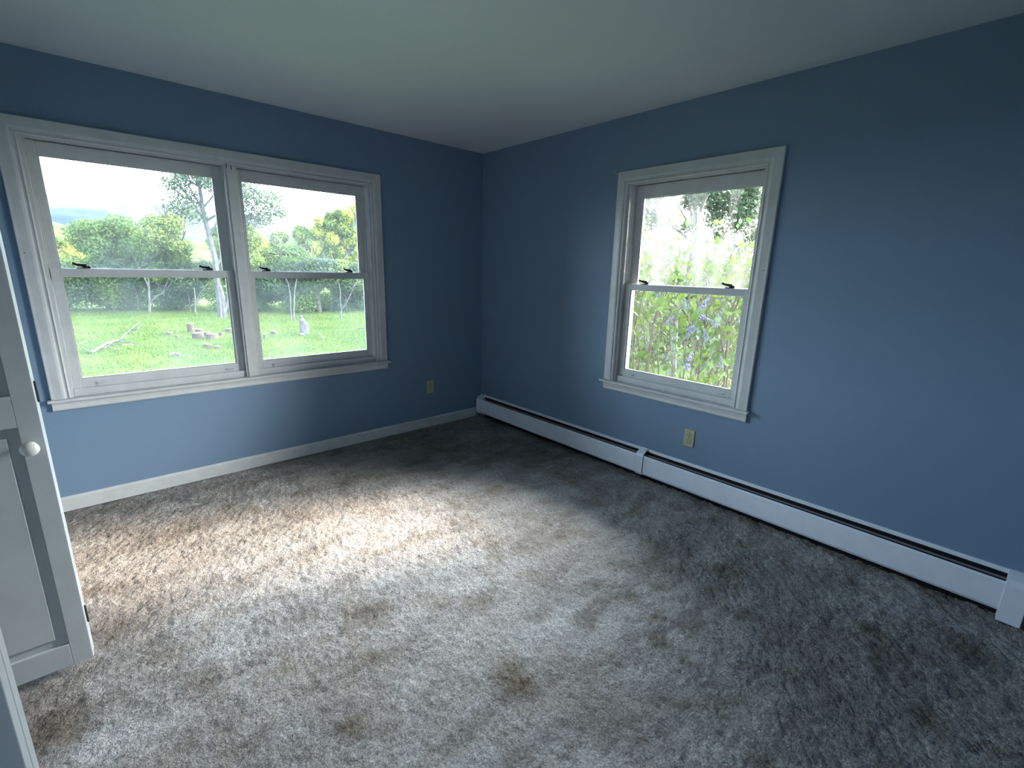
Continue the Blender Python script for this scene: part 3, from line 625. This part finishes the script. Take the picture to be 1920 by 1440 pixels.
# lit trees on the near slope, right half of the window
cluster = []
def crown(px, py, rpx, D, lm, label, n=900):
    c = elev(px, py, D); R_ = rpx/FPX*D; gz_ = c.z-R_*1.7
    t_ = tag(empty('hillside_tree', (c.x, c.y, gz_)), label, 'tree', 'sunlit trees on the hillside')
    MB().tube([(c.x, c.y, gz_-2), (c.x+.2, c.y, c.z-R_*.4), (c.x, c.y, c.z+R_*.3)], [.35, .2, .08], 6).build('trunk', M_birch, t_)
    bl = [(c.x+random.uniform(-.5, .5)*R_, c.y+random.uniform(-.5, .5)*R_, c.z+random.uniform(-.7, .5)*R_, R_*.5, R_*.5, R_*.5) for _ in range(6)]
    V, F = leaves([b[:3] for b in bl], [b[3:] for b in bl], n*4, .15, shell=.3); o = np_mesh('foliage', V, F, lm, t_); o['kind'] = 'stuff'
spots = [(603, 425, 16, M_ly, 'small pale yellow tree at the dip of the skyline'), (618, 415, 16, M_lm, 'rounded green tree on the skyline right of the dip'), (636, 405, 16, M_lm, 'green tree on the rising skyline'), (655, 400, 18, M_ly, 'yellowish tree on the skyline next to the right jamb'),
         (672, 398, 16, M_lm, 'topmost tree of the hillside, touching the right jamb'), (605, 445, 20, M_ly, 'bright yellow tree in the middle of the slope, left'), (628, 440, 20, M_ly, 'bright yellow tree in the middle of the slope'), (650, 435, 20, M_lm, 'green tree among the yellow ones on the slope'),
         (668, 440, 18, M_ly, 'yellow tree halfway up the slope by the right jamb'), (585, 450, 18, M_lm, 'green tree at the foot of the dip'), (565, 440, 16, M_lm, 'green tree left of the dip on the skyline'), (645, 462, 18, M_ly, 'golden tree low on the slope, left of two'), (668, 468, 16, M_ly, 'golden tree low on the slope, right of two'),
         (490, 455, 18, M_ly, 'yellow tree glowing just right of the centre bar'), (475, 440, 14, M_ly, 'small yellow tree beside the centre bar'), (620, 470, 18, M_lm, 'green tree low on the slope below the yellow ones'),
         (590, 470, 18, M_ly, 'pale yellow tree at the foot of the slope, below the dip'), (560, 465, 18, M_lm, 'green tree in front of the dip, right of the dense middle tree'), (600, 492, 18, M_lm, 'lowest green tree of the slope, just over the meeting rail'),
         (575, 490, 16, M_ly, 'yellow green tree just over the meeting rail, middle of the right half'), (520, 452, 18, M_lm, 'green tree under the thin crown, left of the dip'), (505, 475, 18, M_lm, 'green tree beside the small yellow one by the centre bar'),
         (535, 478, 16, M_ly, 'pale tree between the centre bar and the middle tree'), (680, 425, 16, M_lm, 'green tree cut by the right jamb, under the skyline'), (640, 488, 16, M_lm, 'green tree behind the forked sapling, above the meeting rail'),
         (662, 490, 15, M_ly, 'yellow tree by the right jamb just over the meeting rail'), (417, 470, 18, M_lm, 'green tree directly behind the tall pale trunk'), (405, 445, 16, M_lg, 'darker green tree behind the tall pale trunk, higher up')]
for px, py, r, lm, lab in spots: crown(px, py, r, 62, lm, lab)
for px, py, r, lm, lab in ((112, 484, 16, M_ly, 'hazy yellow tree low on the left hillside'), (150, 482, 17, M_ly, 'bright yellow tree left of the broad rounded tree'), (183, 472, 17, M_ly, 'yellow tree touching the broad rounded tree'), (132, 464, 14, M_ly, 'pale yellow tree on the left hillside above the bright ones'), (198, 484, 16, M_ly, 'yellow tree half hidden behind the broad rounded tree'), (118, 470, 13, M_ly, 'yellow tree above the lowest ones on the left hillside'), (98, 462, 15, M_lm, 'pale green tree on the left hillside, against the window jamb'), (165, 455, 13, M_lm, 'small pale green tree high on the left hillside')):
    crown(px, py, r, 58, lm, lab)

# logs, stump, fallen limb on the meadow
M_cut = mat('cut_wood', (.045, .036, .028), .8, .1, var=.2, vscale=20)
M_logb = mat('log_bark', (.030, .024, .020), .9, .1, var=.3, vscale=18, bump=.8, bscale=40, bdist=.01)
def log(px, py, r, h, label, tilt=0, az=0):
    b = gpt(px, py); t_ = tag(empty('cut_log', b), label, 'log', 'cut logs on the meadow')
    M_ = Matrix.Translation(b) @ Matrix.Rotation(az, 4, 'Z') @ Matrix.Rotation(tilt, 4, 'X')
    q = MB().lathe([(r*1.08, -.05), (r*1.02, h*.2), (r*.97, h*.6), (r, h)], (0, 0, 1), (0, 0, 0), 14); q.v = [(v[0]*(1+.05*math.sin(3*math.atan2(v[1], v[0]))), v[1], v[2]) for v in q.v]
    q.xf(lambda v: M_ @ Vector(v)).build('bark', M_logb, t_)
    MB().lathe([(r*.96, h), (r*.9, h+.008), (r*.3, h+.012)], (0, 0, 1), (0, 0, 0), 14).xf(lambda v: M_ @ Vector(v)).build('cut_face', M_cut, t_)
for a in ((358.5, 622, .11, .30, 'tallest cut log standing at the left of the group'), (372, 634, .17, .20, 'wide cut log in the middle of the group, reddish'), (374, 626, .12, .18, 'cut log just behind the wide reddish one'), (388, 630, .13, .16, 'log left of the right-hand pair'),
          (398, 635, .17, .20, 'wide log at the right of the group'), (390, 650, .10, .14, 'small round log in front of the group, left of two'), (407, 651, .09, .10, 'smallest log in front of the group, right of two'), (318, 627, .09, .10, 'low log far left of the group'),
          (332, 634, .05, .12, 'thin peg-like log left of the group'), (430, 623, .11, .14, 'log by the centre bar of the window'), (514, 627, .10, .12, 'flat log left of the grey stump, in the right half'), (416, 628, .08, .10, 'small log right of the wide pair'), (497, 634, .05, .14, 'thin upright log near the centre bar, right half')): log(*a)
# grey weathered stump
b = gpt(571, 629); st_ = tag(empty('tree_stump', b), 'tall grey weathered stump with a pale broken top, right half of the wide window', 'stump')
q = MB(); q.tube([b+Vector((0, 0, -.05)), b+Vector((-.02, 0, .25)), b+Vector((-.05, 0, .50)), b+Vector((-.07, 0, .60))], [.15, .115, .10, .05], 14); q.v = [(v[0]+random.uniform(-.022, .022), v[1]+random.uniform(-.022, .022), v[2]) for v in q.v]
q.build('bark', M_birch, st_)
MB().tube([b+Vector((-.08, 0, .54)), b+Vector((-.07, 0, .64)), b+Vector((-.02, 0, .67))], [.065, .055, .02], 8).build('broken_top', M_cut, st_)
MB().tube([b+Vector((.06, -.03, -.02)), b+Vector((.09, -.03, .28)), b+Vector((.06, -.02, .45))], [.08, .07, .04], 8).build('side_stem', M_birch, st_)
b = gpt(566, 631); t_ = tag(MB().lathe([(.03, -.02), (.09, .02), (.08, .07), (.03, .10)], (0, 0, 1), b, 9).build('stone', M_cut), 'small white stone at the foot of the grey stump', 'stone')
# fallen limb
b = gpt(175, 662); t_ = tag(empty('fallen_branch', b), 'grey fallen branch lying diagonally across the meadow, lower left of the wide window', 'branch')
def lie(pl, r, par, nm='twig', up=.06):
    pts = [gpt(*p)+Vector((0, 0, up+.05*math.sin(i*2))) for i, p in enumerate(pl)]; MB().tube(pts, [r*(1-.6*i/(len(pl)-1)) for i in range(len(pl))], 6).build(nm, M_birch, par)
lie([(172, 665), (200, 648), (225, 634), (245, 620), (262, 613)], .035, t_, 'main_stem')
for pl in ([(200, 648), (230, 650), (260, 645), (285, 652)], [(225, 634), (240, 640), (262, 648)], [(172, 665), (160, 660), (148, 657)], [(235, 627), (250, 628), (268, 618)], [(190, 655), (215, 660), (240, 652)], [(210, 642), (205, 652), (180, 655)], [(245, 620), (258, 622), (272, 606)], [(215, 640), (238, 645), (280, 646)], [(145, 645), (165, 640), (190, 640)]): lie(pl, .014, t_)
t2 = tag(empty('fallen_branch', gpt(330, 664)), 'low grey limb half hidden in the grass below the cut logs', 'branch'); lie([(318, 665), (330, 664), (342, 665), (352, 666)], .05, t2, 'main_stem', .03)
t3 = tag(empty('fallen_branch', gpt(675, 622)), 'short pale stick in the grass near the right jamb of the wide window', 'branch'); lie([(672, 621), (684, 624)], .03, t3, 'main_stem', .05)
t3 = tag(empty('fallen_branch', gpt(603, 636)), 'thin pale stick slanting in the grass right of the grey stump', 'branch'); lie([(598, 631), (608, 645)], .02, t3, 'main_stem', .08)

# ---------------------------------------------------------------- lilacs outside the right window
M_lil = leafmat('lilac_leaf', (.045, .095, .018), (.13, .18, .03), 2.4, .45)
M_lil2 = leafmat('lilac_leaf_back', (.07, .11, .06), (.10, .16, .07), 1.2, .5)
M_flw = mat('lilac_flower', (.13, .10, .20), .8, .1, col2=(.20, .17, .26), vscale=30, transl=.3)
M_flp = mat('lilac_flower_pale', (.13, .13, .16), .8, .1, col2=(.16, .16, .18), vscale=30, transl=.3)
M_stem = mat('lilac_stem', (.075, .055, .038), .85, .1, var=.25, vscale=12, bump=.6, bscale=60, bdist=.004)
hv = [(0, 0, 0), (.30, .10, .03), (.40, .35, .05), (.25, .70, .02), (0, 1.0, -.08), (-.25, .70, .02), (-.40, .35, .05), (-.30, .10, .03), (0, .4, -.02), (0, .7, -.03)]
hf = [(0, 1, 2, 8), (8, 2, 3, 9), (9, 3, 4), (0, 8, 6, 7), (8, 9, 5, 6), (9, 4, 5)]
def leaf_me(m):
    me = bpy.data.meshes.new('leaf'); me.from_pydata(hv, [], hf); me.materials.append(m); me.update(); return me
LM = [leaf_me(M_lil), leaf_me(M_lil2)]
# panicle mesh: small florets round a cone
def panicle_mesh(m):
    vs = []; fs = []
    for i in range(90):
        t = random.random(); rr = .028*(1-t*.85)*random.uniform(.7, 1.1); a = random.uniform(0, 6.28); c = Vector((math.cos(a)*rr, math.sin(a)*rr, t*.14)); s = .007
        nrm = Vector((math.cos(a), math.sin(a), .4)).normalized(); u_ = nrm.orthogonal().normalized(); w_ = nrm.cross(u_); b_ = len(vs)
        vs += [c+u_*s, c+w_*s, c-u_*s, c-w_*s, c+nrm*.005, c-nrm*.004]; fs += [(b_, b_+1, b_+4), (b_+1, b_+2, b_+4), (b_+2, b_+3, b_+4), (b_+3, b_, b_+4), (b_+3, b_+2, b_+1, b_)]
    me = bpy.data.meshes.new('flower_cluster'); me.from_pydata(vs, [], fs); me.materials.append(m); me.update(); return me
PM_ = [panicle_mesh(M_flw), panicle_mesh(M_flp)]
def put(me, name, loc, rot, sc, parent):
    o = bpy.data.objects.new(name, me); COL.objects.link(o); o.parent = parent; o.matrix_parent_inverse = wm(parent).inverted()
    o.location = loc; o.rotation_euler = rot; o.scale = (sc, sc, sc) if not hasattr(sc, '__len__') else sc; return o
def lilac(x, y, label, stems, nleaf, mi, nstuff, ztop, wid, flowers):
    z0 = float(ground_z(x, y)); t_ = tag(empty('lilac_bush', (x, y, z0)), label, 'bush', 'lilac bushes outside the small window')
    tips = []; zcap = z0+(ztop-z0)*.81
    for pts, r in stems:
        pts = [Vector(p) for p in pts]; mb = MB(); k = len(pts); mb.tube(pts, [r*(1-.55*i/(k-1)) for i in range(k)], 7)
        for i in range(1, k):
            for q in range(2): limb(mb, pts[i].lerp(pts[i-1], random.random()), (random.uniform(-1, 1), random.uniform(-1, 1), random.uniform(.6, 1.6)), random.uniform(.35, .6), r*.35, 1, 5, tips=tips)
        mb.build('stem', M_stem, t_)
    tips = [t for t in tips if t.x > .5 and ( t.z < zcap or random.random() < .04)]
    for i in range(nleaf):
        c = random.choice(tips); zz = c.z
        p = c+Vector((random.gauss(0, .13), random.gauss(0, .13), random.gauss(0, .15))); p.x = max(p.x, .45)
        put(LM[mi], 'leaf', p, (random.uniform(.6, 2.2), random.uniform(-.5, .5), random.uniform(0, 6.28)), random.uniform(.055, .095), t_)
    # leaves beyond those: one mesh
    c = np.array([[*t] for t in tips]); k = rng.choice(len(c), nstuff); P = c[k]+rng.normal(size=(nstuff, 3))*[.2, .2, .22]; P[:, 0] = np.maximum(P[:, 0], .45)
    a = rng.normal(size=(nstuff, 3)); a /= np.linalg.norm(a, axis=1)[:, None]; b_ = np.cross(a, rng.normal(size=(nstuff, 3))); b_ /= np.linalg.norm(b_, axis=1)[:, None]
    nn = np.cross(a, b_); s = (.05+.04*rng.random(nstuff))[:, None]
    V = np.stack([P, P+a*s*.4+b_*s*.35+nn*s*.05, P+a*s, P+a*s*.4-b_*s*.35+nn*s*.05], 1)
    o = np_mesh('foliage', V.reshape(-1, 3), np.arange(nstuff*4).reshape(-1, 4), LM[mi].materials[0], t_); o['kind'] = 'stuff'
    for (px, py, xx, s, mi2, rz) in flowers:
        put(PM_[mi2], 'flower_cluster', at(px, py, 0, xx), (rz, random.uniform(-.4, .4), random.uniform(0, 6)), s, t_)
def stem_px(pl, xx):
    pts = [at(px, py, 0, xx) for px, py in pl]; p0 = pts[0].copy(); p0.z = GZ; pts.insert(0, p0 + (pts[0]-pts[1])*.6*Vector((1, 1, 0)).length*0); return pts
lilac(*at(1240, 700, 0, 1.3).xy, 'brown-stemmed lilac bush at the left of the small window', [(stem_px([(1213, 690), (1218, 655), (1226, 610), (1240, 555), (1252, 515)], 1.2), .022), (stem_px([(1187, 690), (1189, 640), (1190, 570), (1196, 480)], 1.25), .015), (stem_px([(1235, 700), (1233, 650), (1250, 600)], 1.3), .008),
       (stem_px([(1200, 660), (1192, 600), (1205, 540)], 1.35), .010)], 130, 0, 260, 2.2, .8, [(1249, 610, 1.1, 1.0, 1, .5), (1210, 645, 1.3, .7, 1, .3), (1233, 402, 1.6, 1.3, 0, .4), (1248, 487, 1.3, 1.0, 1, .2), (1190, 655, 1.3, .6, 1, .2), (1232, 560, 1.2, .9, 1, .3), (1222, 395, 1.6, .8, 0, .9)])
lilac(*at(1300, 700, 0, 1.4).xy, 'lilac bush with purple flower spikes at the middle of the small window', [(stem_px([(1283, 690), (1286, 650), (1300, 600), (1312, 560)], 1.3), .010), (stem_px([(1262, 690), (1256, 640), (1256, 600)], 1.35), .009), (stem_px([(1310, 700), (1318, 640), (1325, 590), (1318, 545)], 1.5), .012),
       (stem_px([(1297, 690), (1305, 650), (1330, 600), (1352, 565)], 1.4), .007)], 130, 0, 260, 2.0, .8, [(1296, 622, 1.15, 1.25, 0, .5), (1309, 598, 1.15, 1.3, 0, .35), (1286, 694, 1.05, 1.25, 0, .3), (1290, 580, 1.2, .9, 1, .4), (1327, 640, 1.2, 1.0, 1, .5), (1285, 632, 1.2, 1.1, 1, .8), (1323, 570, 1.3, .8, 1, .2), (1347, 612, 1.2, 1.0, 1, 1.0), (1250, 676, 1.2, .6, 1, .2)])
lilac(*at(1370, 700, 0, 1.5).xy, 'lilac bush with tan bare stems at the right of the small window', [(stem_px([(1357, 730), (1362, 670), (1366, 620), (1385, 560), (1402, 500)], 1.4), .013), (stem_px([(1374, 720), (1384, 660), (1392, 600), (1400, 520)], 1.5), .012), (stem_px([(1365, 700), (1352, 640), (1372, 580), (1390, 540)], 1.6), .010)],
      120, 0, 260, 2.0, .8, [(1383, 472, 1.5, 1.2, 1, .4), (1357, 493, 1.3, .8, 0, .3), (1342, 603, 1.25, .9, 1, .4), (1350, 690, 1.3, .9, 1, .2), (1382, 610, 1.5, .8, 1, .2)])
for lab, x_, y_, zs in (('pale lilac bush further back, seen left through the small window', 3.0, .1, 2.3), ('pale lilac bush further back, seen in the middle of the small window', 3.2, -.5, 2.1), ('pale lilac bush further back, seen right through the small window', 3.2, -1.1, 2.2), ('hazy green bush far behind the lilacs', 5.0, -.2, 2.2)):
    sts = []
    for q in range(7):
        bx_, by_ = x_+random.uniform(-.3, .3), y_+random.uniform(-.3, .3); sts.append(([(bx_+random.uniform(-.15, .15)*i, by_+random.uniform(-.15, .15)*i, GZ+(zs-GZ)*.9*i/4) for i in range(5)], .012))
    lilac(x_, y_, lab, sts, 0, 1, 900, zs, .8, [])
# grey-green tree overhead, behind the upper pane
bl = []
for px, py, r in ((1215, 385, 24), (1225, 410, 20), (1320, 368, 26), (1350, 372, 24), (1385, 385, 24), (1345, 400, 24), (1400, 400, 26), (1410, 370, 20), (1290, 380, 14), (1420, 440, 22), (1285, 425, 12), (1380, 425, 14), (1300, 350, 26), (1240, 365, 14), (1250, 345, 26), (1400, 345, 30), (1200, 440, 16), (1350, 440, 14)):
    c = at(px, py, 0, 6.0); D = (c-Vector(CAM)).length; bl.append((*c, r/FPX*D, r/FPX*D, r/FPX*D))
bs = Vector((6.0, 1.2, GZ))
t_ = tree(bs, [bs, bs+Vector((0, .1, 1.5)), bs+Vector((.1, -.1, 3)), bs+Vector((0, 0, 4.2))], .08, bl, 13000, .035, M_lil2, M_bark, 'overhanging_tree', 'grey green tree arching over the lilacs in the upper pane of the small window', group=None, depth=3, limbs=12, shell=.1)

# trees closing the view behind the lilacs
for px, D, top, lab in ((1195, 14, 455, 'pale green tree behind the lilacs at the left of the small window'), (1265, 15, 465, 'pale green tree behind the lilacs in the middle of the small window'), (1335, 14, 460, 'pale green tree behind the lilacs, right of the middle'), (1400, 15, 450, 'pale green tree behind the lilacs at the right of the small window')):
    b = elev(px, 500, D); b.z = GZ; zt = elev(px, top, D).z; bl = []
    for j in range(14): bl.append((b.x+random.uniform(-1, 1), b.y+random.uniform(-1, 1), b.z+random.uniform(.4, max(.6, zt-b.z-.5)), .7, .7, .55))
    tree(b, [(b.x, b.y, b.z+(zt-b.z)*.8*k/4) for k in range(5)], .09, bl, 4200, .075, M_lm, M_bark, 'garden_tree', lab, 'trees behind the lilacs', depth=1, limbs=5, shell=.2)
